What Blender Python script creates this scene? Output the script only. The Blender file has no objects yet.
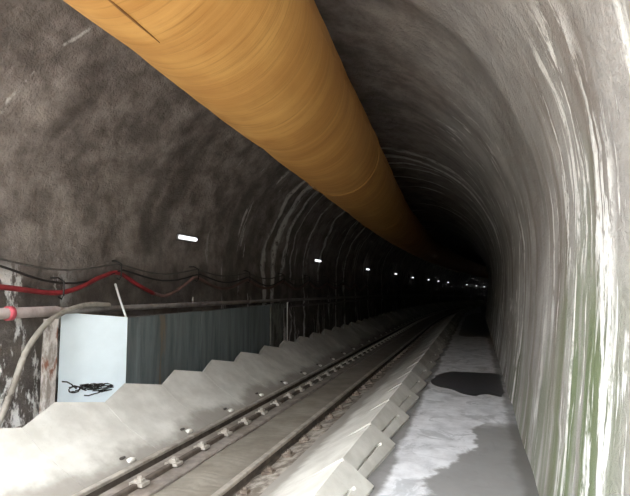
import bpy, bmesh, math, random
from mathutils import Vector, noise, Matrix
random.seed(7)
S = bpy.context.scene
COL = S.collection
PI = math.pi
EYE = 1.6
Y0, Y1 = -1.2, 104.0          # start of the floor and track, far end
PORTAL = 1.6                  # mouth of the bore

# ------------------------------------------------------------------ tunnel alignment
def sx(y):
    d = max(0.0, y - 24.0)
    return d * d / 460.0
def sz(y):
    d = max(0.0, y - 24.0)
    return -d * d / 4200.0
def head(y):
    return -math.atan(max(0.0, y - 24.0) / 230.0)
def W(x, y, z):
    "tunnel coordinates (right, forward, height above the walkway) to world"
    return Vector((x + sx(y), y, z + sz(y)))

# ------------------------------------------------------------------ node helper
class Mat:
    def __init__(s, name):
        s.m = bpy.data.materials.new(name); s.m.use_nodes = True
        s.nt = s.m.node_tree; s.nt.nodes.clear()
        s.out = s.n('ShaderNodeOutputMaterial'); s.b = s.n('ShaderNodeBsdfPrincipled')
        s.nt.links.new(s.b.outputs[0], s.out.inputs[0])
    def n(s, t, **k):
        x = s.nt.nodes.new(t)
        for a, v in k.items(): setattr(x, a, v)
        return x
    def put(s, sock, v):
        if hasattr(v, 'node'): s.nt.links.new(v, sock)
        elif isinstance(v, (tuple, list)) and len(v) == 3 and sock.type == 'RGBA': sock.default_value = (*v, 1)
        else: sock.default_value = v
    def math(s, op, a, b=0.0, c=0.0, clamp=False):
        x = s.n('ShaderNodeMath', operation=op, use_clamp=clamp)
        s.put(x.inputs[0], a); s.put(x.inputs[1], b); s.put(x.inputs[2], c)
        return x.outputs[0]
    def mul(s, a, b): return s.math('MULTIPLY', a, b)
    def add(s, a, b): return s.math('ADD', a, b)
    def sstep(s, v, lo, hi, a=0.0, b=1.0):
        x = s.n('ShaderNodeMapRange', interpolation_type='SMOOTHSTEP')
        s.put(x.inputs[0], v); x.inputs[1].default_value = lo; x.inputs[2].default_value = hi
        x.inputs[3].default_value = a; x.inputs[4].default_value = b
        return x.outputs[0]
    def band(s, v, c, w, soft):
        "1 where |v-c|<w, fading over soft"
        return s.sstep(s.math('ABSOLUTE', s.math('SUBTRACT', v, c)), w, w + soft, 1.0, 0.0)
    def mix(s, f, a, b):
        x = s.n('ShaderNodeMix', data_type='RGBA')
        s.put(x.inputs[0], f); s.put(x.inputs[6], a); s.put(x.inputs[7], b)
        return x.outputs[2]
    def noise(s, vec, scale, detail=4.0, rough=0.55, dist=0.0):
        x = s.n('ShaderNodeTexNoise')
        s.put(x.inputs['Vector'], vec); x.inputs['Scale'].default_value = scale
        x.inputs['Detail'].default_value = detail; x.inputs['Roughness'].default_value = rough
        x.inputs['Distortion'].default_value = dist
        return x.outputs[0]
    def vec(s, a, b, c=0.0):
        x = s.n('ShaderNodeCombineXYZ')
        s.put(x.inputs[0], a); s.put(x.inputs[1], b); s.put(x.inputs[2], c)
        return x.outputs[0]
    def sep(s, v):
        x = s.n('ShaderNodeSeparateXYZ'); s.put(x.inputs[0], v); return x.outputs
    def pos(s): return s.n('ShaderNodeNewGeometry').outputs['Position']
    def obj(s): return s.n('ShaderNodeTexCoord').outputs['Object']
    def uv(s): return s.n('ShaderNodeTexCoord').outputs['UV']
    def bump(s, h, strength, dist):
        x = s.n('ShaderNodeBump'); x.inputs['Strength'].default_value = strength
        x.inputs['Distance'].default_value = dist; s.put(x.inputs['Height'], h)
        s.nt.links.new(x.outputs[0], s.b.inputs['Normal'])
    def fin(s, col, rough=0.7, metal=0.0, spec=0.5):
        s.put(s.b.inputs['Base Color'], col); s.put(s.b.inputs['Roughness'], rough)
        s.put(s.b.inputs['Metallic'], metal); s.put(s.b.inputs['Specular IOR Level'], spec)
        return s.m

def simple(name, col, rough=0.6, metal=0.0, var=0.25, scale=9.0, bump=0.0, dirt=None, spec=0.5):
    M = Mat(name); p = M.pos()
    n = M.noise(p, scale, 5, 0.6)
    dark = tuple(c * (1 - var) for c in col); lite = tuple(min(1, c * (1 + var)) for c in col)
    c = M.mix(M.sstep(n, 0.3, 0.7), dark, lite)
    if dirt:
        c = M.mix(M.mul(M.sstep(M.noise(p, scale * 0.45, 6, 0.65), 0.48, 0.66), 0.75), c, dirt)
    if bump: M.bump(n, bump, 0.01)
    return M.fin(c, rough, metal, spec)

# ------------------------------------------------------------------ shotcrete lining
# UV of the lining: u = metres round the profile from the right-hand foot, v = metres along the tunnel
def lining():
    M = Mat('shotcrete_lining'); p = M.pos()
    uvs = M.sep(M.uv()); u, v = uvs[0], uvs[1]
    wob = M.noise(p, 0.9, 3, 0.5)
    uw = M.add(u, M.mul(M.math('SUBTRACT', wob, 0.5), 2.6))
    vw = M.add(v, M.mul(M.math('SUBTRACT', wob, 0.5), 0.8))
    # bare shotcrete: pale grey on the right, brown on the crown and left
    g1 = M.noise(p, 1.3, 5, 0.6)
    pale = M.mix(M.sstep(g1, 0.3, 0.7), (0.31, 0.292, 0.275), (0.47, 0.455, 0.435))
    gl = M.noise(p, 2.2, 6, 0.65)
    brown = M.mix(M.sstep(gl, 0.3, 0.72), (0.15, 0.126, 0.114), (0.40, 0.352, 0.322))
    c = M.mix(M.sstep(uw, 3.9, 6.6), pale, brown)
    # broad damp bands that run round the profile
    bandn = M.noise(M.vec(M.mul(u, 0.22), M.mul(vw, 1.7), 1.7), 1.0, 4, 0.6)
    c = M.mix(M.mul(M.sstep(bandn, 0.50, 0.68), M.sstep(uw, 2.0, 5.5, 0.12, 0.6)), c, (0.085, 0.072, 0.062))
    # lower left wall darkens towards its foot
    low = M.sstep(uw, 11.6, 13.2)
    c = M.mix(M.mul(low, 0.55), c, (0.045, 0.038, 0.032))
    # brown and green stains on the right wall
    st = M.noise(M.vec(M.mul(u, 0.22), M.mul(v, 1.9), 9.1), 1.0, 5, 0.62)
    right = M.sstep(uw, 2.6, 4.4, 1.0, 0.0)
    c = M.mix(M.mul(M.mul(M.sstep(st, 0.47, 0.60), right), 0.72), c, (0.20, 0.163, 0.138))
    st2 = M.noise(M.vec(M.mul(u, 0.3), M.mul(v, 3.3), 31.0), 1.0, 5, 0.6)
    gz = M.mul(M.band(vw, 3.15, 0.35, 0.75), M.sstep(uw, 1.5, 2.9, 1.0, 0.0))
    c = M.mix(M.mul(M.mul(gz, M.sstep(st2, 0.34, 0.52)), 0.9), c, (0.15, 0.195, 0.095))
    g3 = M.mul(M.band(vw, 6.0, 1.5, 1.2), M.sstep(uw, 0.9, 2.0, 1.0, 0.0))
    c = M.mix(M.mul(M.mul(g3, M.sstep(st2, 0.40, 0.55)), 0.6), c, (0.16, 0.185, 0.11))
    # white lime streaks, running down the lining
    s1 = M.noise(M.vec(M.mul(uw, 0.30), M.mul(v, 3.2), 43.3), 1.0, 6, 0.68, 0.15)
    s2 = M.noise(M.vec(M.mul(uw, 0.45), M.mul(v, 7.5), 5.2), 1.0, 5, 0.65, 0.1)
    patch = M.noise(M.vec(M.mul(u, 0.35), M.mul(v, 0.45), 12.0), 1.0, 3, 0.5)
    brk = M.sstep(M.noise(p, 5.0, 4, 0.7), 0.30, 0.50)
    s4 = M.noise(M.vec(M.mul(u, 0.36), M.mul(v, 5.0), 23.0), 1.0, 6, 0.7, 0.25)
    top = M.sstep(M.add(u, M.mul(M.math('SUBTRACT', M.noise(M.vec(0.0, M.mul(v, 6.0), 3.0), 1.0, 3, 0.6), 0.5), 2.2)), 2.7, 3.5, 1.0, 0.0)
    nearr = M.sstep(v, 4.2, 5.4)
    wr = M.math('MAXIMUM', M.mul(M.sstep(s1, 0.575, 0.605), nearr), M.mul(M.sstep(s4, 0.545, 0.57), M.math('SUBTRACT', 1.0, nearr)))
    wr = M.mul(M.mul(wr, top), M.sstep(M.noise(M.vec(M.mul(u, 1.0), M.mul(v, 2.8), 91.0), 1.0, 4, 0.65), 0.40, 0.48))
    wr = M.mul(wr, M.sstep(patch, 0.34, 0.46))
    blot = M.noise(M.vec(M.mul(u, 0.8), M.mul(v, 5.2), 17.3), 1.0, 6, 0.72, 0.5)
    wr = M.math('MAXIMUM', wr, M.mul(M.mul(M.sstep(blot, 0.525, 0.55), M.band(v, 3.35, 0.42, 0.35)), M.band(u, 3.0, 0.55, 0.45)))
    wr = M.math('MAXIMUM', wr, M.mul(M.mul(M.sstep(blot, 0.50, 0.53), M.band(v, 2.70, 0.12, 0.14)), M.sstep(u, 2.4, 3.6, 1.0, 0.0)))
    # hard ring leaks at given chainages
    ring = 0.0
    for y, w, k in ((12.1, .10, .8), (12.75, .16, 1), (13.4, .10, .9), (14.0, .05, .8), (15.2, .07, .9), (16.9, .09, .9), (19.2, .07, .9), (20.6, .10, 1), (22.6, .06, .7), (25.5, .08, .7), (29, .08, .7)):
        b = M.mul(M.band(vw, y, w * 0.5, w * 0.9), k)
        ring = b if ring == 0.0 else M.math('MAXIMUM', ring, b)
    rb = M.mul(M.mul(ring, M.sstep(M.noise(M.vec(M.mul(u, 1.2), M.mul(v, 9.0), 4.0), 1.0, 5, 0.7), 0.28, 0.44)), M.sstep(M.noise(M.vec(M.mul(u, .5), v, 8.0), 1.0, 2, 0.5), 0.34, 0.46))
    s6 = M.noise(M.vec(M.mul(u, 0.9), M.mul(v, 3.6), 77.0), 1.0, 5, 0.7, 0.1)
    rr = M.mul(M.mul(M.sstep(s6, 0.58, 0.61), M.sstep(v, 5.5, 8.0)), M.sstep(uw, 4.6, 6.0, 1.0, 0.0))  # right vault drips, with wet glints painted in as white
    # broken drips on the left wall
    s5 = M.noise(M.vec(M.mul(u, 0.40), M.mul(v, 2.6), 55.0), 1.0, 5, 0.7, 0.1)
    ll = M.mul(M.mul(M.sstep(s5, 0.595, 0.625), M.sstep(v, 8.0, 11.0)), M.sstep(uw, 8.5, 10.0))
    near_left = M.mul(M.mul(M.sstep(M.noise(M.vec(M.mul(u, 1.1), M.mul(v, 3.0), 6.6), 1.0, 6, 0.7), 0.50, 0.56), M.sstep(v, 4.8, 5.6, 1.0, 0.0)), M.sstep(u, 12.4, 12.7))
    white = M.math('MAXIMUM', M.math('MAXIMUM', wr, rb), M.math('MAXIMUM', M.mul(rr, .8), M.mul(ll, .75)))
    white = M.math('MAXIMUM', M.mul(white, brk), near_left)
    vein = M.add(M.math('SUBTRACT', v, 4.0), M.mul(M.math('SUBTRACT', u, 10.3), 0.2))
    vein = M.add(vein, M.mul(M.math('SUBTRACT', M.noise(p, 3.0, 4, 0.6), 0.5), 0.16))
    vm = M.mul(M.mul(M.band(vein, 0.03, 0.008, 0.03), M.band(u, 10.0, 0.62, 0.15)), M.sstep(M.noise(p, 3.6, 4, 0.6), 0.42, 0.55))
    white = M.math('MAXIMUM', white, M.mul(vm, 0.6))
    c = M.mix(white, c, (0.90, 0.89, 0.87))
    # grain
    h = M.add(M.mul(M.noise(p, 7.0, 5, 0.7), 1.3), M.mul(M.noise(p, 34.0, 4, 0.6), 0.45))
    h = M.add(h, M.mul(white, 0.25))
    M.bump(h, 1.0, 0.035)
    rough = M.sstep(bandn, 0.4, 0.7, 0.78, 0.5)
    return M.fin(c, rough, 0.0, 0.35)

def floor_mat():
    M = Mat('walkway_concrete'); p = M.pos(); q = M.sep(p)
    w = M.math('SUBTRACT', M.noise(p, 1.6, 5, 0.62), 0.5)
    w2 = M.math('SUBTRACT', M.noise(p, 0.8, 4, 0.6), 0.5)
    x = M.add(q[0], M.mul(w, 0.75)); y = M.add(q[1], M.mul(w2, 1.6))
    n = M.noise(p, 4.0, 6, 0.65)
    base = M.mix(M.sstep(n, 0.28, 0.70), (0.54, 0.545, 0.57), (0.78, 0.79, 0.82))
    sc = M.noise(p, 2.4, 5, 0.7, 0.8)
    base = M.mix(M.mul(M.sstep(sc, 0.53, 0.62), 0.5), base, (0.30, 0.31, 0.33))
    # damp apron beside the wall: its edge runs diagonally towards the viewer
    edge = M.add(x, M.mul(M.math('SUBTRACT', q[1], 4.4), -0.20))
    damp = M.mul(M.sstep(edge, -0.36, -0.28), M.sstep(y, 6.1, 6.35, 1.0, 0.0))
    c = M.mix(M.mul(damp, 0.9), base, (0.225, 0.22, 0.215))
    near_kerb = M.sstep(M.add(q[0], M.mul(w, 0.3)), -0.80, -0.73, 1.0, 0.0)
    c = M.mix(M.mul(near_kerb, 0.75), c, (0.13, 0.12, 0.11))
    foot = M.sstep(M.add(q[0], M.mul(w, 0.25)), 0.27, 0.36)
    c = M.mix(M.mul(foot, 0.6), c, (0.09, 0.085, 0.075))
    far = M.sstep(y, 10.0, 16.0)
    c = M.mix(M.mul(far, 0.15), c, (0.16, 0.16, 0.165))  # wet floor further in, with the daylight's falloff painted darker
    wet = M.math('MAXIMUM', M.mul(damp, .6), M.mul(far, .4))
    M.bump(n, 0.25, 0.01)
    return M.fin(c, M.sstep(wet, 0, 1, 0.75, 0.42), 0, 0.35)

def segment_mat():
    M = Mat('segment_concrete'); p = M.pos(); o = M.sep(M.obj())
    n = M.noise(p, 3.0, 6, 0.62)
    c = M.mix(M.sstep(n, 0.28, 0.72), (0.50, 0.482, 0.44), (0.66, 0.645, 0.60))
    fine = M.noise(p, 24.0, 4, 0.6)
    c = M.mix(M.mul(M.sstep(fine, 0.58, 0.70), 0.22), c, (0.36, 0.33, 0.28))
    w = M.mul(M.math('SUBTRACT', M.noise(p, 1.1, 5, 0.62), 0.5), 0.75)
    # damp grime at the foot of both wings, beside the rails
    x = M.add(o[0], w)
    gl = M.sstep(x, -3.74, -3.54)
    gr = M.sstep(M.math('SUBTRACT', o[0], w), -1.72, -1.50, 1.0, 0.0)
    g = M.mul(gl, gr)
    c = M.mix(M.mul(g, 0.72), c, (0.20, 0.175, 0.15))
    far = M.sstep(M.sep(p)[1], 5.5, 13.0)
    stain_falloff = M.mul(far, M.sstep(M.noise(p, 0.9, 5, 0.62), 0.30, 0.58))
    c = M.mix(M.mul(stain_falloff, 0.5), c, (0.15, 0.132, 0.115))  # dirt stains deeper in, which also paint the fading daylight into the colour
    M.bump(M.add(n, M.mul(fine, 0.3)), 0.18, 0.01)
    return M.fin(c, 0.75, 0, 0.3)

def bed_mat():
    M = Mat('track_silt'); p = M.pos(); q = M.sep(p)
    w = M.n('ShaderNodeTexWave'); w.wave_type = 'BANDS'; w.bands_direction = 'Y'
    M.put(w.inputs['Vector'], M.vec(M.mul(q[0], 0.9), q[1], 0)); w.inputs['Scale'].default_value = 3.2
    w.inputs['Distortion'].default_value = 8.0; w.inputs['Detail'].default_value = 3; w.inputs['Detail Scale'].default_value = 1.2
    n = M.noise(p, 2.5, 5, 0.6)
    c = M.mix(M.sstep(n, 0.3, 0.7), (0.19, 0.168, 0.138), (0.31, 0.28, 0.235))
    c = M.mix(M.mul(w.outputs['Fac'], 0.18), c, (0.17, 0.15, 0.125))
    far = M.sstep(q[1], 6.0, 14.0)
    c = M.mix(M.mul(far, 0.3), c, (0.085, 0.07, 0.055))  # silt painted darker with depth, standing in for fading daylight
    M.bump(M.add(w.outputs['Fac'], n), 0.18, 0.015)
    return M.fin(c, 0.62, 0, 0.4)

def silt_right_mat():
    M = Mat('rail_side_grime'); p = M.pos()
    n = M.noise(p, 6.0, 6, 0.7)
    c = M.mix(M.sstep(n, 0.4, 0.62), (0.16, 0.135, 0.11), (0.42, 0.38, 0.33))
    M.bump(n, 0.3, 0.02)
    return M.fin(c, 0.8, 0, 0.3)

def duct_mat():
    M = Mat('duct_fabric'); uvs = M.sep(M.uv()); p = M.pos()
    # helical weave wrinkles: u = angle in metres, v = length
    t = M.add(uvs[1], M.mul(uvs[0], 0.10))
    a = M.noise(M.vec(M.mul(uvs[0], 0.35), M.mul(t, 7.0), 2.0), 1.0, 6, 0.62, 0.3)
    b = M.noise(M.vec(M.mul(uvs[0], 0.8), M.mul(t, 26.0), 4.0), 1.0, 4, 0.6)
    c = M.mix(M.sstep(a, 0.2, 0.8), (0.43, 0.195, 0.046), (0.58, 0.30, 0.088))
    pl = M.noise(p, 1.4, 4, 0.55)
    c = M.mix(M.mul(M.sstep(pl, 0.45, 0.7), 0.4), c, (0.70, 0.40, 0.12))
    c = M.mix(M.mul(M.sstep(b, 0.56, 0.66), 0.45), c, (0.33, 0.15, 0.035))
    M.bump(M.add(M.mul(a, 1.0), M.mul(b, 0.25)), 0.28, 0.03)
    return M.fin(c, 0.55, 0, 0.35)

def hoard_mat():
    M = Mat('slate_sheet'); p = M.pos(); q = M.sep(p)
    v = M.vec(q[0], M.mul(q[1], 1.0), M.mul(q[2], 0.10))
    n = M.noise(v, 6.5, 5, 0.65)
    n2 = M.noise(p, 2.0, 5, 0.6)
    c = M.mix(M.sstep(n, 0.3, 0.7), (0.09, 0.112, 0.116), (0.185, 0.215, 0.22))
    c = M.mix(M.mul(M.sstep(n2, 0.5, 0.7), 0.35), c, (0.17, 0.18, 0.18))
    r = M.mul(M.band(M.add(q[1], M.mul(M.math('SUBTRACT', n2, .5), .3)), 6.62, 0.03, 0.09), M.sstep(M.noise(v, 14, 5, .7), 0.42, 0.58))
    c = M.mix(M.mul(r, 0.75), c, (0.21, 0.155, 0.105))
    return M.fin(c, 0.6, 0.0, 0.4)

def stained_mat(name, base, white, rust):
    M = Mat(name); p = M.pos(); q = M.sep(p)
    v = M.vec(q[0], q[1], M.mul(q[2], 0.45))
    c = M.mix(M.sstep(M.noise(v, 7, 6, .7), 0.42, 0.58), base, white)
    c = M.mix(M.sstep(M.noise(v, 4.5, 5, .6), 0.54, 0.62), c, rust)
    M.bump(M.noise(p, 14, 5, .6), 0.4, 0.01)
    return M.fin(c, 0.8, 0, 0.3)

def emit_mat(name, col, k):
    M = Mat(name)
    M.put(M.b.inputs['Emission Color'], col); M.b.inputs['Emission Strength'].default_value = k
    return M.fin(col, 0.4)

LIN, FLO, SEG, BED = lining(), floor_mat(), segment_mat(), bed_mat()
GRIME, DUCT, HOARD = silt_right_mat(), duct_mat(), hoard_mat()
RAILTOP = simple('worn_rail_steel', (0.42, 0.375, 0.33), 0.5, 0.3, 0.25, 7, 0.1, (0.27, 0.22, 0.18))
RAILWEB = simple('rusty_rail_web', (0.095, 0.075, 0.06), 0.75, 0.1, 0.35, 9, 0.2)
PLINTH = simple('plinth_concrete', (0.225, 0.195, 0.172), 0.8, 0, 0.25, 6, 0.3, (0.15, 0.12, 0.095))
CLIP = simple('clip_steel', (0.38, 0.35, 0.31), 0.6, 0.1, 0.2, 20, 0.2, (0.3, 0.26, 0.22))
DARKCLIP = simple('rusty_clip', (0.16, 0.125, 0.10), 0.7, 0.2, 0.35, 20, 0.2, (0.36, 0.31, 0.27))
PIPE = simple('grey_pipe', (0.33, 0.30, 0.285), 0.5, 0.1, 0.2, 5, 0.05, (0.17, 0.145, 0.13))
BARS = simple('dark_steel_bar', (0.20, 0.185, 0.178), 0.5, 0.3, 0.25, 6, 0.05)
REDPL = simple('red_plastic', (0.55, 0.09, 0.12), 0.5, 0, 0.15, 9)
REDHOSE = simple('red_hose', (0.27, 0.028, 0.034), 0.5, 0, 0.3, 5, 0.0, (0.12, 0.04, 0.035))
BLACK = simple('black_rubber', (0.022, 0.020, 0.019), 0.5, 0, 0.2, 8)
CABLE = simple('dusty_cable', (0.10, 0.09, 0.082), 0.6, 0, 0.2, 8)
BROWNHOSE = simple('dull_brown_hose', (0.20, 0.115, 0.10), 0.5, 0, 0.3, 3)
HOSE = simple('grey_hose', (0.32, 0.295, 0.255), 0.6, 0, 0.2, 6, 0.0, (0.16, 0.135, 0.11))
PALEBLUE = simple('pale_blue_paint', (0.80, 0.90, 0.96), 0.4, 0, 0.03, 3)
WHITE = simple('white_plastic', (0.80, 0.79, 0.78), 0.4, 0, 0.04, 6)
LUMP = simple('white_grout', (0.74, 0.72, 0.67), 0.75, 0, 0.12, 12)
DARK = simple('dark_hole', (0.06, 0.05, 0.045), 0.85, 0, 0.3, 10)
POST = stained_mat('stained_post', (0.30, 0.26, 0.23), (0.62, 0.58, 0.55), (0.22, 0.10, 0.065))
COLUMN = stained_mat('stained_column', (0.085, 0.085, 0.075), (0.17, 0.165, 0.15), (0.055, 0.055, 0.045))
LAMP = emit_mat('lamp_diffuser', (0.93, 0.95, 1.0), 0.16)
GREYBODY = simple('lamp_body', (0.30, 0.30, 0.30), 0.5, 0, 0.1)
EARTH = simple('outside_ground', (0.34, 0.32, 0.29), 0.9, 0, 0.2, 2)
def puddle_mat():
    M = Mat('puddle_water'); p = M.pos()
    n = M.noise(p, 3.0, 3, 0.5)
    M.bump(n, 0.03, 0.01)
    return M.fin((0.075, 0.075, 0.08), 0.3, 0, 0.25)
WATER = puddle_mat()

# ------------------------------------------------------------------ mesh helpers
def tag(o, label=None, cat=None, group=None, kind=None):
    if label: o['label'] = label
    if cat: o['category'] = cat
    if group: o['group'] = group
    if kind: o['kind'] = kind
    return o
def mesh(name, verts, faces, mat, parent=None, smooth=False, uvs=None):
    me = bpy.data.meshes.new(name); me.from_pydata([tuple(v) for v in verts], [], faces); me.update()
    if uvs:
        L = me.uv_layers.new(name='UVMap')
        for lp in me.loops: L.data[lp.index].uv = uvs[lp.vertex_index]
    me.materials.append(mat)
    if smooth: me.polygons.foreach_set('use_smooth', [True] * len(me.polygons))
    o = bpy.data.objects.new(name, me); COL.objects.link(o)
    if parent: o.parent = parent
    return o
def fixn(o):
    bm = bmesh.new(); bm.from_mesh(o.data); bmesh.ops.recalc_face_normals(bm, faces=bm.faces); bm.to_mesh(o.data); bm.free()
    return o
def bev(o, w, seg=2, ang=30):
    m = o.modifiers.new('bevel', 'BEVEL'); m.width = w; m.segments = seg; m.limit_method = 'ANGLE'; m.angle_limit = math.radians(ang)
    return o
def empty(name, loc, rz=0.0):
    o = bpy.data.objects.new(name, None); COL.objects.link(o); o.location = loc; o.rotation_euler = (0, 0, rz)
    o.empty_display_size = 0.1
    return o
def loft(name, rings, mat, parent=None, closed=True, caps=True, smooth=False, uvs=None):
    n = len(rings[0]); v = [p for r in rings for p in r]; f = []
    for i in range(len(rings) - 1):
        for j in range(n if closed else n - 1):
            k = (j + 1) % n
            f.append((i * n + j, i * n + k, (i + 1) * n + k, (i + 1) * n + j))
    if caps and closed:
        f.append(tuple(range(n))[::-1]); f.append(tuple((len(rings) - 1) * n + j for j in range(n)))
    return fixn(mesh(name, v, f, mat, parent, smooth, uvs))
def tube_rings(pts, r, n=10):
    pts = [Vector(p) for p in pts]; R = []
    for i, p in enumerate(pts):
        d = (pts[min(i + 1, len(pts) - 1)] - pts[max(i - 1, 0)]).normalized()
        a = Vector((0, 0, 1)) if abs(d.z) < 0.9 else Vector((1, 0, 0))
        s = d.cross(a).normalized(); t = s.cross(d)
        rr = r[i] if isinstance(r, (list, tuple)) else r
        R.append([p + s * math.cos(q * 2 * PI / n) * rr + t * math.sin(q * 2 * PI / n) * rr for q in range(n)])
    return R
def tube(name, pts, r, mat, parent=None, n=10):
    return loft(name, tube_rings(pts, r, n), mat, parent, smooth=True)
def box(name, lo, hi, mat, parent=None, bevel=0.0, taper=0.0):
    (x0, y0, z0), (x1, y1, z1) = lo, hi; t = taper
    v = [(x0, y0, z0), (x1, y0, z0), (x1, y1, z0), (x0, y1, z0), (x0 + t, y0 + t, z1), (x1 - t, y0 + t, z1), (x1 - t, y1 - t, z1), (x0 + t, y1 - t, z1)]
    f = [(3, 2, 1, 0), (4, 5, 6, 7), (0, 1, 5, 4), (1, 2, 6, 5), (2, 3, 7, 6), (3, 0, 4, 7)]
    o = mesh(name, v, f, mat, parent)
    if bevel: bev(o, bevel)
    return o
def catmull(pts, k=8):
    P = [Vector(p) for p in pts]; P = [P[0] * 2 - P[1]] + P + [P[-1] * 2 - P[-2]]; out = []
    for i in range(1, len(P) - 2):
        a, b, c, d = P[i - 1:i + 3]
        for j in range(k):
            t = j / k
            out.append(0.5 * ((2 * b) + (c - a) * t + (2 * a - 5 * b + 4 * c - d) * t * t + (3 * b - a - 3 * c + d) * t ** 3))
    out.append(P[-2]); return out
def ylist(a, b, near=0.12, g=0.012):
    out = [a]
    while out[-1] < b: out.append(out[-1] + near + max(0, out[-1]) * g)
    out[-1] = b; return out
def copy_tree(o, parent=None):
    c = o.copy(); COL.objects.link(c)
    if parent: c.parent = parent
    for ch in list(o.children): copy_tree(ch, c)
    return c

# ------------------------------------------------------------------ tunnel shell
CX, CZ, RAD = -2.45, 2.1, 3.08
def profile(s):
    "s metres from the right foot (z=-0.5) -> (x, z, inward normal)"
    H = CZ + 0.5
    if s < H:
        t = s / H
        return 0.33 + 0.30 * (1 - (1 - t) ** 1.7), -0.5 + s, (-1, 0.1)
    s -= H
    if s < PI * RAD:
        a = s / RAD
        return CX + RAD * math.cos(a), CZ + RAD * math.sin(a), (-math.cos(a), -math.sin(a))
    s -= PI * RAD
    return CX - RAD + 0.02 * s, CZ - s, (1, 0)
LEN = 2.6 + PI * RAD + 2.7
def shell(name, s0, s1):
    ys = ylist(PORTAL, Y1, 0.11, 0.014); n = int((s1 - s0) / 0.10); rows = []; uv = []
    for y in ys:
        r = []
        for j in range(n + 1):
            s = s0 + (s1 - s0) * j / n
            x, z, nn = profile(s)
            left = min(1, max(0, (s - 5.0) / 3.0))
            q = Vector((s * 0.55, y * 0.9, 0))
            d = noise.noise(q) * (0.035 + 0.035 * left) + noise.noise(Vector((s * 0.25, y * 2.3, 7))) * (0.018 + 0.012 * left)
            d += noise.fractal(Vector((s * 2.2, y * 2.8, 3)), 0.7, 2.0, 4) * (0.008 + 0.020 * left)
            d += 0.03 * left * noise.noise(Vector((s * 1.3 + y * 0.6, y * 1.9 - s * 0.4, 11)))
            if 0.0 <= s < 1.2: d *= 0.35
            r.append(W(x + nn[0] * d, y, z + nn[1] * d)); uv.append((s, y))
        rows.append(r)
    v = [p for r in rows for p in r]; m = n + 1; f = []
    for i in range(len(rows) - 1):
        for j in range(n):
            f.append((i * m + j, (i + 1) * m + j, (i + 1) * m + j + 1, i * m + j + 1))
    o = mesh(name, v, f, LIN, None, True, uv)
    return tag(o, kind='structure')
A = 2.6
shell('wall_right', 0.0, A + RAD * math.radians(88))
shell('ceiling', A + RAD * math.radians(88), A + RAD * math.radians(128))
shell('wall_left', A + RAD * math.radians(128), LEN)
# unseen cap, added to keep sky light out of the far end
cap = [W(profile(LEN * i / 60)[0], Y1, profile(LEN * i / 60)[1]) for i in range(61)]
tag(mesh('wall_light_cap', cap, [tuple(range(61))], simple('far_cap_dark', (0.05, 0.045, 0.04), 0.9)), kind='structure')

# concrete headwall round the mouth
hv = []; hf = []
for i in range(61):
    x, z, nn = profile(LEN * i / 60)
    t = 1.0 if i else 0
    hv += [(x, PORTAL, z), (x - nn[0] * .5, PORTAL, z - nn[1] * .5), (max(-9.0, min(4.2, CX + (x - CX) * 2.6)), PORTAL, max(-.5, min(8.0, CZ + (z - CZ) * 2.6)))]
for i in range(60):
    for j in (0, 1): hf.append((3 * i + j, 3 * i + 3 + j, 3 * i + 4 + j, 3 * i + 1 + j))
tag(mesh('wall_portal', hv, hf, simple('headwall_concrete', (0.42, 0.40, 0.37), 0.8, 0, 0.15, 2)), kind='structure')

# walkway, left bench, outside ground
def strip(name, x0, x1, z, mat, nx, a=Y0, b=Y1, amp=0.004, near=0.2):
    ys = ylist(a, b, near, 0.015); v = []; f = []
    for y in ys:
        for i in range(nx + 1):
            x = x0 + (x1 - x0) * i / nx
            v.append(W(x, y, z + noise.noise(Vector((x * 1.6, y * 1.6, z))) * amp))
    for i in range(len(ys) - 1):
        for j in range(nx):
            f.append((i * (nx + 1) + j, i * (nx + 1) + j + 1, (i + 1) * (nx + 1) + j + 1, (i + 1) * (nx + 1) + j))
    return tag(mesh(name, v, f, mat, None, True), kind='structure')
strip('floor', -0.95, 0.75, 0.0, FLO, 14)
strip('floor_left', -5.75, -4.45, -0.12, simple('bench_rubble', (0.15, 0.13, 0.11), 0.9, 0, 0.3, 3, 0.5), 6)
fb = loft('floor_light_seal', [[W(a, y, b) for a, b in ((-5.72, -.13), (-5.72, -.85), (.72, -.85), (.72, -.01))] for y in ylist(Y0, Y1 + .1, 1.0, 0.02)], EARTH, None, False, False)  # unseen trough, added to stop sky light leaking in from below
tag(fb, kind='structure')
blocker = [(-40, -8.5, -.6), (40, -8.5, -.6), (40, -11, 6.5), (-40, -11, 6.5), (40, -34, 10), (-40, -34, 10)]  # unseen slope, added to dim the daylight reaching deep inside
tag(mesh('wall_sky_blocker', blocker, [(0, 1, 2, 3), (3, 2, 4, 5)], simple('blocker_earth', (0.10, 0.105, 0.075), 0.95, 0, 0.3, 1.5)), kind='structure')
tag(box('floor_outside', (-30, -40, -0.9), (30, Y0 - 0.02, -0.45), EARTH), kind='structure')

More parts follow.
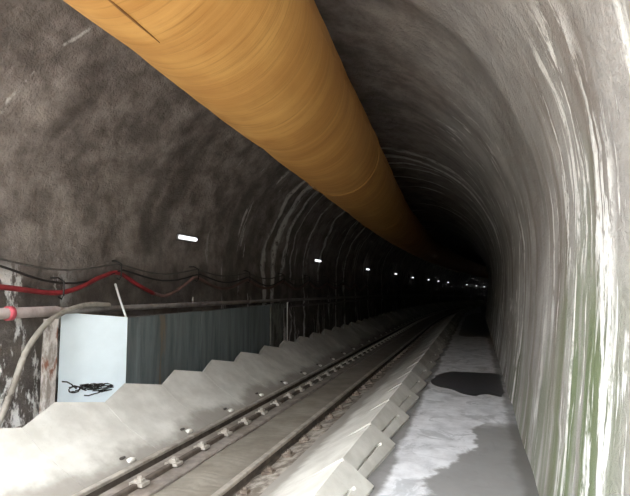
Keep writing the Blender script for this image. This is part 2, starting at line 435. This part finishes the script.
# ------------------------------------------------------------------ precast invert segments
PITCH = 1.087; SL = 1.083
def seg_profile(y):
    # left wing: its top edge rises over the first third, then falls away
    a = 0.195 * (1 - y / 0.54) if y < 0.54 else 0.19 * (y - 0.54) / (SL - 0.54)
    px, pz = -4.35, 0.37
    ux, uz = 0.812, -0.584                       # down the wing
    L1 = (px + ux * a, pz + uz * a)
    th = 0.13
    L0 = (L1[0] - 0.584 * th - 0.02, L1[1] - 0.812 * th)
    P = [L0, L1, (-3.93, 0.035), (-3.66, -0.125), (-3.45, -0.245), (-3.42, -0.365), (-2.16, -0.365), (-2.06, -0.325), (-1.66, -0.125), (-1.30, 0.075)]
    # right wing: flat lip then a face leaning to the walkway; its far end stands proud
    b = 0.02 - 0.16 * (1 - y / SL); c = -0.012 * (1 - y / SL)
    T = Vector((-1.05 + c, 0.225)); B = Vector((-0.725 + b, -0.05))
    drop = 0.0 if y < SL - 0.075 else 0.05 * (y - (SL - 0.075)) / 0.075
    T2 = Vector((T.x - 0.05, T.y - 0.026))
    g = 0.035 if y < 0.78 else 0.0
    d = B - T; nrm = Vector((d.y, -d.x)).normalized()
    if nrm.x > 0: nrm = -nrm                      # into the concrete
    F = lambda t, k=0.0: tuple(T + d * t + nrm * k)
    P += [tuple(T2 - Vector((0, drop * .6))), tuple(T + d * (drop * 0.9)), F(0.40), F(0.405, g), F(0.45, g), F(0.455), F(0.70), F(0.71, 0.03), F(1.0, 0.026)]
    P += [(-0.92, -0.40), (-1.6, -0.62), (-2.7, -0.70), (-3.7, -0.58), (-4.35, -0.15)]
    return P
SKEW = 0.085                                      # the joints run slightly askew across the track
rings = []
for y in (0, .18, .36, .54, .65, .775, .785, .90, 1.0, SL):
    rings.append([Vector((x, y + SKEW * (x + 4.2), z)) for x, z in seg_profile(y)])
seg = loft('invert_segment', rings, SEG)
bev(seg, 0.005, 1, 28)
def lump(name, c, r, mat, parent, seed, flat=0.7, sub=2):
    bm = bmesh.new(); bmesh.ops.create_icosphere(bm, subdivisions=sub, radius=1.0)
    for v in bm.verts:
        k = 1 + 0.35 * noise.noise(v.co * 1.7 + Vector((seed, seed * 2, 0)))
        v.co = Vector((v.co.x * r[0] * k, v.co.y * r[1] * k, v.co.z * r[2] * k)) + Vector(c)
    me = bpy.data.meshes.new(name); bm.to_mesh(me); bm.free(); me.materials.append(mat)
    me.polygons.foreach_set('use_smooth', [True] * len(me.polygons))
    o = bpy.data.objects.new(name, me); COL.objects.link(o); o.parent = parent
    return o
lump('grout_plug', (-3.505, 0.73, -0.212), (0.04, 0.06, 0.028), LUMP, seg, 3)['label'] = 'lumpy white grout plug'
lump('lifting_socket', (-3.565, 0.67, -0.178), (0.03, 0.045, 0.014), DARK, seg, 5)['label'] = 'dark lifting socket'
lump('bolt_plug', (-0.908, 1.10, 0.098), (0.018, 0.022, 0.018), LUMP, seg, 8)['label'] = 'small white bolt plug'
ORD = ['first', 'second', 'third', 'fourth', 'fifth', 'sixth', 'seventh', 'eighth', 'ninth', 'tenth', 'eleventh', 'twelfth', 'thirteenth', 'fourteenth', 'fifteenth', 'sixteenth', 'seventeenth', 'eighteenth', 'nineteenth', 'twentieth']
FIRST = 3.62                                      # this joint starts the tooth that stands before the blue board's right edge, one pitch on
k0 = math.ceil((Y0 - FIRST + 0.1) / PITCH)
k = k0
while FIRST + k * PITCH < 72:
    y = FIRST + k * PITCH
    o = seg if k == k0 else copy_tree(seg)
    o.location = W(0, y, 0); o.rotation_euler = (0, 0, head(y + 0.5))
    if k <= -1: lab = None; grp = 'hidden near segments'
    if k < -1:
        lab = 'pale concrete trough segment at the very front, cut off by the bottom of the picture'
    elif k == -1: lab = 'pale concrete trough segment, its tooth left of the blue board at the picture edge'
    elif k == 0: lab = 'pale concrete trough segment, its tooth before the left half of the blue board'
    elif k == 1: lab = 'pale concrete trough segment, its tooth at the corner where blue board meets slate sheet'
    elif k - 2 < len(ORD): lab = ORD[k - 2] + ' concrete trough segment, counting onward from the corner of blue board and slate sheet'
    else: lab = 'dim concrete trough segment far down the tunnel beyond the lattice handrail'
    tag(o, lab, 'concrete segment', 'toothed concrete trough segments under the track')
    k += 1

# ------------------------------------------------------------------ track
ZT = -0.20
def rail(name, xc, label):
    prof = [(-.062, -.135), (.062, -.135), (.062, -.122), (.012, -.105), (.010, -.045), (.033, -.032), (.033, -.006), (.026, 0), (-.026, 0), (-.033, -.006), (-.033, -.032), (-.010, -.045), (-.012, -.105), (-.062, -.122)]
    root = empty(name, W(xc, 0, ZT - .135)); off = root.location
    ys = ylist(Y0 + .05, 100, 0.6, 0.01)
    foot = prof[:5] + prof[-3:]; crown = prof[5:11]
    loft('rail_web', [[W(xc + a, y, ZT + b) - off for a, b in foot] for y in ys], RAILWEB, root)['label'] = 'dark rusty rail web and foot'
    loft('rail_head', [[W(xc + a, y, ZT + b) - off for a, b in crown] for y in ys], RAILTOP, root)['label'] = 'lighter worn rail head'
    tag(root, label, 'rail'); return root
rl = rail('track_rail', -3.36, 'left steel rail, bolted beside the concrete plinth with clips along it')
rr = rail('track_rail', -2.21, 'right steel rail, nearer the walkway, with grimy lumpy clips on its right')
def clip_mesh(name, mat, w, seed):
    bm = bmesh.new()
    def bx(c, s):
        m = Matrix.Translation(c) @ Matrix.Diagonal((*s, 1)); return bmesh.ops.create_cube(bm, size=1.0, matrix=m)
    bx((0, 0, 0.008), (w, 0.11, 0.03)); bx((0, 0, 0.034), (w * .55, 0.06, 0.03))
    bmesh.ops.create_cone(bm, cap_ends=True, segments=6, radius1=0.022, radius2=0.02, depth=0.025, matrix=Matrix.Translation((0, 0, 0.058)))
    me = bpy.data.meshes.new(name); bm.to_mesh(me); bm.free(); me.materials.append(mat); return me
cm = clip_mesh('rail_clip', CLIP, 0.15, 1); cm2 = clip_mesh('rail_clip', DARKCLIP, 0.13, 2)
# plinth and check bar between the left rail and the silt
pl = empty('rail_plinth', W(-3.03, 0, -.36)); off = pl.location
ys = ylist(Y0 + .05, 100, 0.6, 0.01)
loft('plinth_beam', [[W(a, y, b) - off for a, b in ((-3.27, -.362), (-2.86, -.362), (-2.86, -.272), (-2.88, -.26), (-3.27, -.26))] for y in ys], PLINTH, pl)
loft('check_bar', [[W(a, y, b) - off for a, b in ((-3.09, -.262), (-3.03, -.262), (-3.03, -.222), (-3.04, -.215), (-3.08, -.215), (-3.09, -.222))] for y in ys], RAILWEB, pl)['label'] = 'dark check bar'
y = 1.2; i = 0
while y < 40:
    o = bpy.data.objects.new('rail_clip', cm); COL.objects.link(o); o.parent = pl; o.location = W(-3.05, y, -.236) - off; o.rotation_euler = (0, 0, head(y)); i += 1
    o = bpy.data.objects.new('rail_clip', cm2); COL.objects.link(o); o.parent = rr; o.location = W(-2.05, y + .2, -.285) - rr.location; o.rotation_euler = (0, 0, head(y) + .1 * math.sin(i * 3))
    y += PITCH / 2
tag(pl, 'low brown concrete plinth with a check bar and bolted clips, inside the left rail', 'plinth')
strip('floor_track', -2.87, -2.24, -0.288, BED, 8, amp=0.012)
# silty grime heaped along the right rail
go = strip('rail_grime', -2.18, -1.84, -0.31, GRIME, 8, Y0, 45, 0.012, 0.1)
for v in go.data.vertices:
    x = v.co.x - sx(v.co.y); t = (x + 2.18) / 0.34
    v.co.z += -0.01 + 0.095 * t + 0.01 * noise.noise(v.co * 5)
go['kind'] = 'stuff'; tag(go, 'grey brown silt heaped along the foot of the right rail', 'silt')

# ------------------------------------------------------------------ puddles
def puddle(pts, label):
    c = Vector((sum(p[0] for p in pts) / len(pts), sum(p[1] for p in pts) / len(pts), 0))
    C = catmull([(p[0], p[1], 0) for p in pts + pts[:1]], 8)[:-1]
    C = [p + Vector((noise.noise(p * 3), noise.noise(p * 3 + Vector((9, 0, 0))), 0)) * 0.07 for p in C]
    v = []; n = len(C)
    for k in (1.0, 0.94, 0.5): v += [W(c.x + (p.x - c.x) * k, c.y + (p.y - c.y) * k, 0.004 if k == 1 else 0.009) for p in C]
    v.append(W(c.x, c.y, 0.009)); f = []
    for i in range(n):
        j = (i + 1) % n
        f += [(i, j, n + j, n + i), (n + i, n + j, 2 * n + j, 2 * n + i), (2 * n + i, 2 * n + j, 3 * n)]
    o = fixn(mesh('puddle', v, f, WATER, None, True)); tag(o, label, 'puddle'); return o
puddle([(-.76, 9.2), (-.72, 8.3), (-.35, 7.95), (-.1, 7.65), (.1, 7.85), (.34, 7.75), (.37, 8.8), (.36, 9.7), (0.0, 9.75), (-.5, 9.7)], 'dark puddle crossing the walkway halfway along, its near edge ragged')
puddle([(-.6, 17.2), (-.3, 16.7), (.1, 16.9), (.4, 16.6), (.45, 20), (.5, 26), (.55, 32), (-.1, 33), (-.55, 30), (-.6, 24)], 'long dark puddle at the far end of the visible walkway')

# ------------------------------------------------------------------ ventilation duct
def duct():
    root = empty('ventilation_duct', W(-2.2, 0, 4.0)); off = root.location
    RD = 0.78; n = 56; rows = []; uv = []
    ys = ylist(Y0 - .6, 96, 0.07, 0.012)
    def cen(y):
        if y < 15: x = -2.185 - 0.0621 * (y - 5)
        else: x = -2.806 + 0.25 * (1 - math.exp(-(y - 15) / 4.0)) * 0 - 0.0621 * 4 * (1 - math.exp(-(y - 15) / 4.0))
        return x, 4.097 + 0.0067 * (min(y, 18) - 5)
    for y in ys:
        cx, cz = cen(y); sag = 0.5 - 0.5 * math.cos(2 * PI * y / 3.0)
        r = []
        for j in range(n + 1):
            a = 2 * PI * j / n
            w = noise.noise(Vector((math.cos(a) * 1.1, math.sin(a) * 1.1, (y + a * 0.12) * 2.6))) * 0.008
            w += noise.noise(Vector((math.cos(a) * .8, math.sin(a) * .8, y * .7 + 5))) * 0.012 - 0.012 * (1 - sag) ** 6
            rr_ = RD + w
            r.append(W(cx + math.cos(a) * rr_, y, cz + math.sin(a) * rr_) - off); uv.append((a * RD, y))
        rows.append(r)
    v = [p for r in rows for p in r]; m = n + 1; f = []
    for i in range(len(rows) - 1):
        for j in range(n): f.append((i * m + j, i * m + j + 1, (i + 1) * m + j + 1, (i + 1) * m + j))
    mesh('duct_skin', v, f, DUCT, root, True, uv)
    # ring seams with hoops, one every six metres
    for y in (8.6, 14.6, 20.6, 26.6, 32.6):
        cx, cz = cen(y); R = []
        for a_, b_ in ((-.03, 0.0), (-.022, .012), (.022, .012), (.03, 0.0)):
            R.append([W(cx + math.cos(2 * PI * j / n) * (RD + .002 + b_), y + a_, cz + math.sin(2 * PI * j / n) * (RD + .002 + b_)) - off for j in range(n)])
        loft('hoop_seam', R, DUCT, root, True, False, True)
    # pinched fold on the underside near the mouth
    P = []
    for i in range(15):
        t = i / 14; y = 1.9 + 0.80 * t; cx, cz = cen(y); a = math.radians(270.1)
        P.append(W(cx + math.cos(a) * (RD + .002), y, cz + math.sin(a) * (RD + .002)) - off)
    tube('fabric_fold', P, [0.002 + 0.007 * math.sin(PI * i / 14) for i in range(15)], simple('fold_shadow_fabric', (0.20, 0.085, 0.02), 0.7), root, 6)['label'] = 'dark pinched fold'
    # steel hanger straps up to the crown
    for y in (2, 5, 8, 11, 14, 17, 20, 23):
        cx, cz = cen(y)
        tube('hanger', [W(cx, y, cz + RD - .02) - off, W(cx, y, CZ + math.sqrt(RAD ** 2 - (cx - CX) ** 2) - 0.02) - off], 0.008, BARS, root, 6)
    tag(root, 'huge round ochre fabric ventilation duct hung under the tunnel crown', 'ventilation duct')
duct()

# ------------------------------------------------------------------ lamps on the left wall
lp = empty('tube_light', (0, 0, 0))
box('lamp_body', (-0.04, -0.31, -0.045), (0.0, 0.31, 0.045), GREYBODY, lp, 0.008)
loft('lamp_diffuser', [[Vector((0.0 + 0.05 * math.sin(PI * j / 8) * e, yy, -0.04 * e * math.cos(PI * j / 8))) for j in range(9)] for yy, e in ((-.30, .6), (-.285, 1), (.285, 1), (.30, .6))], LAMP, lp)['label'] = 'glowing white diffuser'
tube('lamp_bracket', [(-0.14, 0, 0.0), (-0.03, 0, 0.0)], 0.018, BARS, lp, 8)
LY = [8.15, 16.4, 24.8, 33.0, 39.5, 46.7, 51.7, 57, 68, 74, 79]
for i, y in enumerate(LY):
    o = lp if i == 0 else copy_tree(lp)
    o.location = W(-5.38, y, 2.58 if i < 4 else 2.5); o.rotation_euler = (0, math.radians(8), head(y))
    if i == 0: l = 'nearest and largest white tube lamp, alone on the brown left wall above the red hose'
    elif i < 8: l = ORD[i] + ' white lamp along the left wall, counting away from the nearest large one'
    else: l = ('leftmost', 'middle', 'rightmost')[i - 8] + ' of the three tiny farthest lamps before the right-hand bend'
    tag(o, l, 'lamp', 'white lamps along the left wall')

# ------------------------------------------------------------------ pipe, handrail, cables, hoses
pp = empty('wall_pipe', W(-5.2, 2.5, 1.3)); off = pp.location
def PW(x, y, z): return W(x, y, z) - off
def pz(y): return 1.305 - 0.006 * max(0, y - 4)
tube('pipe_run', [PW(-5.2, y, pz(y)) for y in ylist(2.2, 70, 1.0, 0.02)], 0.045, PIPE, pp, 14)
tube('thick_sleeve', [PW(-5.2, y, pz(y)) for y in (2.2, 3, 4, 4.9, 5.0)], [.066, .066, .066, .066, .048], simple('pale_pipe_sleeve', (0.47, 0.40, 0.385), 0.5, 0, 0.15, 6, 0, (0.28, 0.23, 0.21)), pp, 16)['label'] = 'thicker paler sleeve'
tube('coupling', [PW(-5.2, y, pz(y)) for y in (4.21, 4.215, 4.275, 4.28)], [.066, .086, .086, .066], REDPL, pp, 18)['label'] = 'red plastic coupling'
for y in (10.45, 18.3, 26.3):
    bm = [PW(-5.14, y + .0 + .06 * math.sin(2 * PI * j / 16), pz(y) + 0.05 + .09 * math.cos(2 * PI * j / 16)) for j in range(17)]
    tube('ring_clamp', bm, 0.014, PIPE, pp, 6)
for y in (3.2, 4.68, 7.3, 9.9, 13.0, 16.1, 19.2, 22.3, 25.4, 28.5):
    tube('pipe_bracket', [PW(-5.56, y, pz(y) + .0), PW(-5.2, y, pz(y) - .02)], 0.016, BARS, pp, 6)
tube('pipe_stub', [PW(-5.2, 8.1, pz(8.1)), PW(-5.2, 8.1, pz(8.1) + .15)], 0.012, PIPE, pp, 8)
tag(pp, 'long grey pipe with a red coupling running along the left wall', 'pipe')
hr = empty('lattice_rail', W(-5.12, 12, 1.0)); off = hr.location
tube('lower_bar', [PW(-5.12, y, 1.08 - .004 * (y - 12)) for y in ylist(11.9, 60, 1.0, 0.02)], 0.035, BARS, hr, 10)
y = 12.6; d = 1
while y < 45:
    a, b = (1.10, pz(y) - .02)
    tube('lattice_tie', [PW(-5.12, y, 1.08 - .004 * (y - 12)), PW(-5.17, y + .55, pz(y + .55) - .03)], 0.018, BARS, hr, 6)
    tube('support_leg', [PW(-5.12, y, 1.08 - .004 * (y - 12)), PW(-5.2, y, -.12)], 0.018, BARS, hr, 6) if int(d) % 2 == 1 else None
    y += 1.55; d += 1
tag(hr, 'dark steel lattice rail below the pipe, beyond the slate hoarding', 'railing')

def sag_path(x, y0, y1, hang, zt, drop, k=9, jit=0.0, seed=0):
    rnd = random.Random(seed); P = []
    for a, b in zip(hang, hang[1:]):
        s = drop * rnd.uniform(0.75, 1.15)
        for j in range(k):
            t = j / k
            P.append((x + 0.02 * math.sin(a + t * 3), a + (b - a) * t, zt(a + (b - a) * t) - s * math.sin(PI * t) ** 1.2))
    P.append((x, hang[-1], zt(hang[-1])))
    return [W(*p) for p in P if y0 <= p[1] <= y1]
hang = [1.9, 4.05, 6.26, 8.5, 10.85, 13.1, 15.4, 17.6, 19.9, 22.2, 24.4, 26.7, 29, 31.2, 33.5, 35.8, 38, 40.3]
rd = catmull([W(-5.36, 2.3, 1.72), W(-5.37, 3.5, 1.64), W(-5.38, 4.27, 1.61), W(-5.38, 4.99, 1.535), W(-5.38, 5.41, 1.59), W(-5.39, 5.9, 1.77), W(-5.40, 6.26, 1.84), W(-5.38, 6.7, 1.66), W(-5.38, 7.15, 1.50)], 8)
ho = tube('red_hose', rd, 0.034, REDHOSE, None, 12)
for p in (rd[22], rd[48]):
    pass
tag(ho, 'thick red hose looping along the left wall above the grey pipe', 'hose')
bh = [W(-5.38, 7.15, 1.50), W(-5.38, 7.5, 1.46), W(-5.38, 8.0, 1.62), W(-5.39, 8.48, 1.84)]
bh = catmull(bh, 8)[:-1] + sag_path(-5.39, 8.48, 41, hang[3:], lambda y: 1.83 - .002 * y, 0.27, seed=4)
tag(tube('brown_hose', bh, 0.032, BROWNHOSE, None, 10), 'dull brown hose hanging in loops, continuing from the end of the red hose', 'hose')
c1 = sag_path(-5.40, 2.2, 41, hang, lambda y: 1.99 - .002 * y, 0.12, seed=1)
tag(tube('slack_cable', c1, 0.014, CABLE, None, 8), 'thin grey cable drooping just above the red hose, upper of the two', 'cable')
c2 = sag_path(-5.39, 2.2, 41, [h + .1 for h in hang], lambda y: 1.90 - .002 * y, 0.20, seed=2)
tag(tube('slack_cable', c2, 0.016, BLACK, None, 8), 'black cable drooping close along the red hose, lower of the two', 'cable')
# hooks that carry cables and hoses
for i, y in enumerate([5.15] + hang[2:9]):
    top = 2.03 if i else 1.74; bot = 1.78 if i else 1.50
    hk = tube('cable_hook', [W(-5.62, y, top), W(-5.44, y, top), W(-5.34, y, top - .05), W(-5.335, y, bot), W(-5.37, y, bot - .05), W(-5.42, y, bot - .02)], 0.012, BLACK, None, 6)
    lab = 'dark bracket gripping the red hose left of the white stick' if i == 0 else ('dark hook holding the red hose at its highest loop' if i == 1 else ORD[i - 1] + ' dark cable hook, counting on from the red hose\'s highest loop')
    tag(hk, lab, 'hook', 'hooks carrying the wall cables')
# grey hose dropping from the pipe at the left picture edge
gh = catmull([W(-5.10, 5.75, 1.35), W(-5.10, 5.35, 1.37), W(-5.08, 4.92, 1.29), W(-5.05, 4.60, 1.13), W(-5.02, 4.34, .86), W(-5.0, 4.19, .52), W(-4.98, 4.06, .25), W(-4.96, 3.9, -.05)], 8)
tag(tube('grey_hose', gh, 0.036, HOSE, None, 12), 'grey hose bending down from the pipe at the far left', 'hose')
# stained post left of the board
po = empty('stained_post', W(-5.09, 4.735, -.12))
loft('post_shaft', [[Vector((a * w, b * w, z)) for a, b in ((-.06, -.06), (.055, -.065), (.065, .055), (-.055, .06))] for z, w in ((0, 1.05), (.4, .95), (.8, 1.04), (1.15, .95), (1.33, 1.0))], POST, po)
box('post_foot', (-.10, -.10, 0), (.10, .10, .03), POST, po, .006)
tag(po, 'white and rust stained square post at the left edge of the blue board', 'post')

# ------------------------------------------------------------------ hoarding
def sheet(name, a, b, za, zb, zbot, mat, parent, rib=0.33, depth=0.0035, th=0.02, hard=False):
    "upright ribbed sheet from point a to point b (x, y)"
    A_, B_ = Vector((*a, 0)), Vector((*b, 0)); L = (B_ - A_).length; d = (B_ - A_) / L; nn = Vector((d.y, -d.x, 0))
    n = max(2, int(L / rib)); st = []
    for i in range(n):
        for t, k in ((0, 0), (.62, 0), (.70, 1), (.92, 1)): st.append(((i + t) / n, k * depth))
    st.append((1, 0)); F = []
    for off_ in (0, -th):
        for t, k in st:
            p = A_ + d * L * t + nn * (k + off_)
            F.append((p, t))
    m = len(st); v = [Vector((p.x, p.y, zbot)) for p, t in F] + [Vector((p.x, p.y, za + (zb - za) * t)) for p, t in F]
    loop = list(range(m)) + list(range(2 * m - 1, m - 1, -1)); f = []
    for i in range(len(loop)):
        j = (i + 1) % len(loop); f.append((loop[i], loop[j], loop[j] + 2 * m, loop[i] + 2 * m))
    for i in range(m - 1):
        f.append((i + 2 * m, i + 1 + 2 * m, m + i + 1 + 2 * m, m + i + 2 * m)); f.append((i, m + i, m + i + 1, i + 1))
    return fixn(mesh(name, [q - parent.location for q in v], f, mat, parent))
HX = -4.80
pan = [(5.80, 7.78, 'nearest slate grey ribbed sheet of the hoarding, rust streaked, next to the blue board'),
       (7.80, 9.48, 'middle slate grey ribbed sheet of the hoarding, with a dark right edge'),
       (9.50, 10.86, 'farthest slate grey ribbed sheet of the hoarding, beside the stained column')]
for i, (a, b, l) in enumerate(pan):
    r = empty('hoarding_panel', W(HX, (a + b) / 2, -.12))
    z = 1.165 + 0.005 * i
    sheet('sheet', (HX, a), (HX + (0.015 if i == 1 else 0), b), z, z + .01, -.12, HOARD, r)
    box('top_rail', (-.045, a - (a + b) / 2 + .005, z + .10), (-.022, b - (a + b) / 2 - .005, z + .135), BARS, r, .003)
    for yy in (a + .08, b - .08):
        box('back_post', (-.085, yy - (a + b) / 2 - .03, 0), (-.023, yy - (a + b) / 2 + .03, z + .10), BARS, r, .004)
    tag(r, l, 'panel', 'slate hoarding sheets')
cl = empty('stained_column', W(-4.85, 11.33, -.12))
loft('column_shaft', [[Vector((a * w, b, z)) for a, b in ((-.10, -.40), (.07, -.42), (.075, .36), (-.10, .38))] for z, w in ((0, 1), (.45, 1.06), (.9, .98), (1.30, 1.0))], COLUMN, cl)
box('column_cap', (-.11, -.43, 1.30), (.085, .39, 1.325), COLUMN, cl, .006)
tag(cl, 'dull mottled column at the far end of the slate hoarding', 'column')
tag(tube('thin_pole', [W(-4.77, 11.95, -.12), W(-4.77, 11.95, 1.22)], 0.014, WHITE, None, 8), 'thin pale upright pole just beyond the stained column', 'pole')
# pale blue board, its top edge sloping
bb = empty('blue_board', W(-4.9, 5.3, -.12))
off = bb.location
Pa, Pb = Vector((-5.30, 5.09, 0)), Vector((-4.79, 5.785, 0))
d = (Pb - Pa).normalized(); nn = Vector((d.y, -d.x, 0))
vv = []
for t, zt in ((0, 1.275), (1, 1.178)):
    p = Pa + (Pb - Pa) * t
    for q in (p, p - nn * .03): vv += [Vector((q.x, q.y, -.12)) - off, Vector((q.x, q.y, zt)) - off]
bo = mesh('board_face', vv, [(0, 1, 5, 4), (2, 6, 7, 3), (0, 2, 3, 1), (4, 5, 7, 6), (1, 3, 7, 5), (0, 4, 6, 2)], PALEBLUE, bb)
fixn(bo); bev(bo, .004)
for t in (.06, .94):
    p = Pa + (Pb - Pa) * t - nn * .06 - off
    box('back_post', (p.x - .025, p.y - .025, 0), (p.x + .025, p.y + .025, 1.22), BARS, bb, .003)
# black scribble painted low on the board
def onb(t, z): 
    p = Pa + (Pb - Pa) * t + nn * .003 - off
    return Vector((p.x, p.y, z - .245 - off.z))
SC = []
rnd = random.Random(3)
def loop(ct, cz_, rt, rz, turns, n=14):
    for i in range(int(turns * n)):
        a = 2 * PI * i / n
        SC.append(onb(0.02 + 0.84 * (ct + rt * math.cos(a)) * rnd.uniform(.75, 1.1), cz_ + rz * math.sin(a) * rnd.uniform(.7, 1.15)))
SC += [onb(.05, .60), onb(.12, .59), onb(.18, .555)]
loop(.25, .485, .09, .042, 2.2); loop(.45, .49, .08, .036, 1.7); loop(.63, .49, .08, .040, 1.9); loop(.79, .455, .10, .055, 1.6)
SC += [onb(.60, .40), onb(.52, .39), onb(.44, .375), onb(.37, .385)]
tube('black_scribble', SC, 0.009, BLACK, bb, 5)['label'] = 'black looping scribble'
tag(bb, 'pale blue board with a black scribble near its foot, left of the slate sheets', 'board')
tag(tube('white_stick', [W(-5.22, 6.0, 1.66), W(-5.05, 5.93, 1.40), W(-4.85, 5.86, 1.10), W(-4.85, 5.86, .9)], 0.017, WHITE, None, 8), 'thin white stick leaning up behind the top corner of the blue board', 'stick')

# ------------------------------------------------------------------ daylight through the portal, camera
w = bpy.data.worlds.new('overcast'); S.world = w; w.use_nodes = True
nt = w.node_tree; bg = nt.nodes['Background']
bg.inputs[0].default_value = (0.93, 0.97, 1.0, 1); bg.inputs[1].default_value = 1.0

cam = bpy.data.cameras.new('camera'); co = bpy.data.objects.new('camera', cam); COL.objects.link(co)
cam.sensor_width = 36.0; cam.lens = 36.0 * 480 / 630; cam.clip_start = 0.05; cam.clip_end = 300
pit = math.atan(0.0833); yaw = math.atan(0.3354 * math.cos(pit))
co.location = (0, 0, EYE); co.rotation_euler = (PI / 2 + pit, 0, yaw)
S.camera = co
vs = S.view_settings
vs.view_transform = 'Standard'; vs.look = 'None'; vs.gamma = 1.0; vs.use_curve_mapping = False
vs.exposure = 3.5
S.cycles.max_bounces = 8; S.cycles.diffuse_bounces = 5
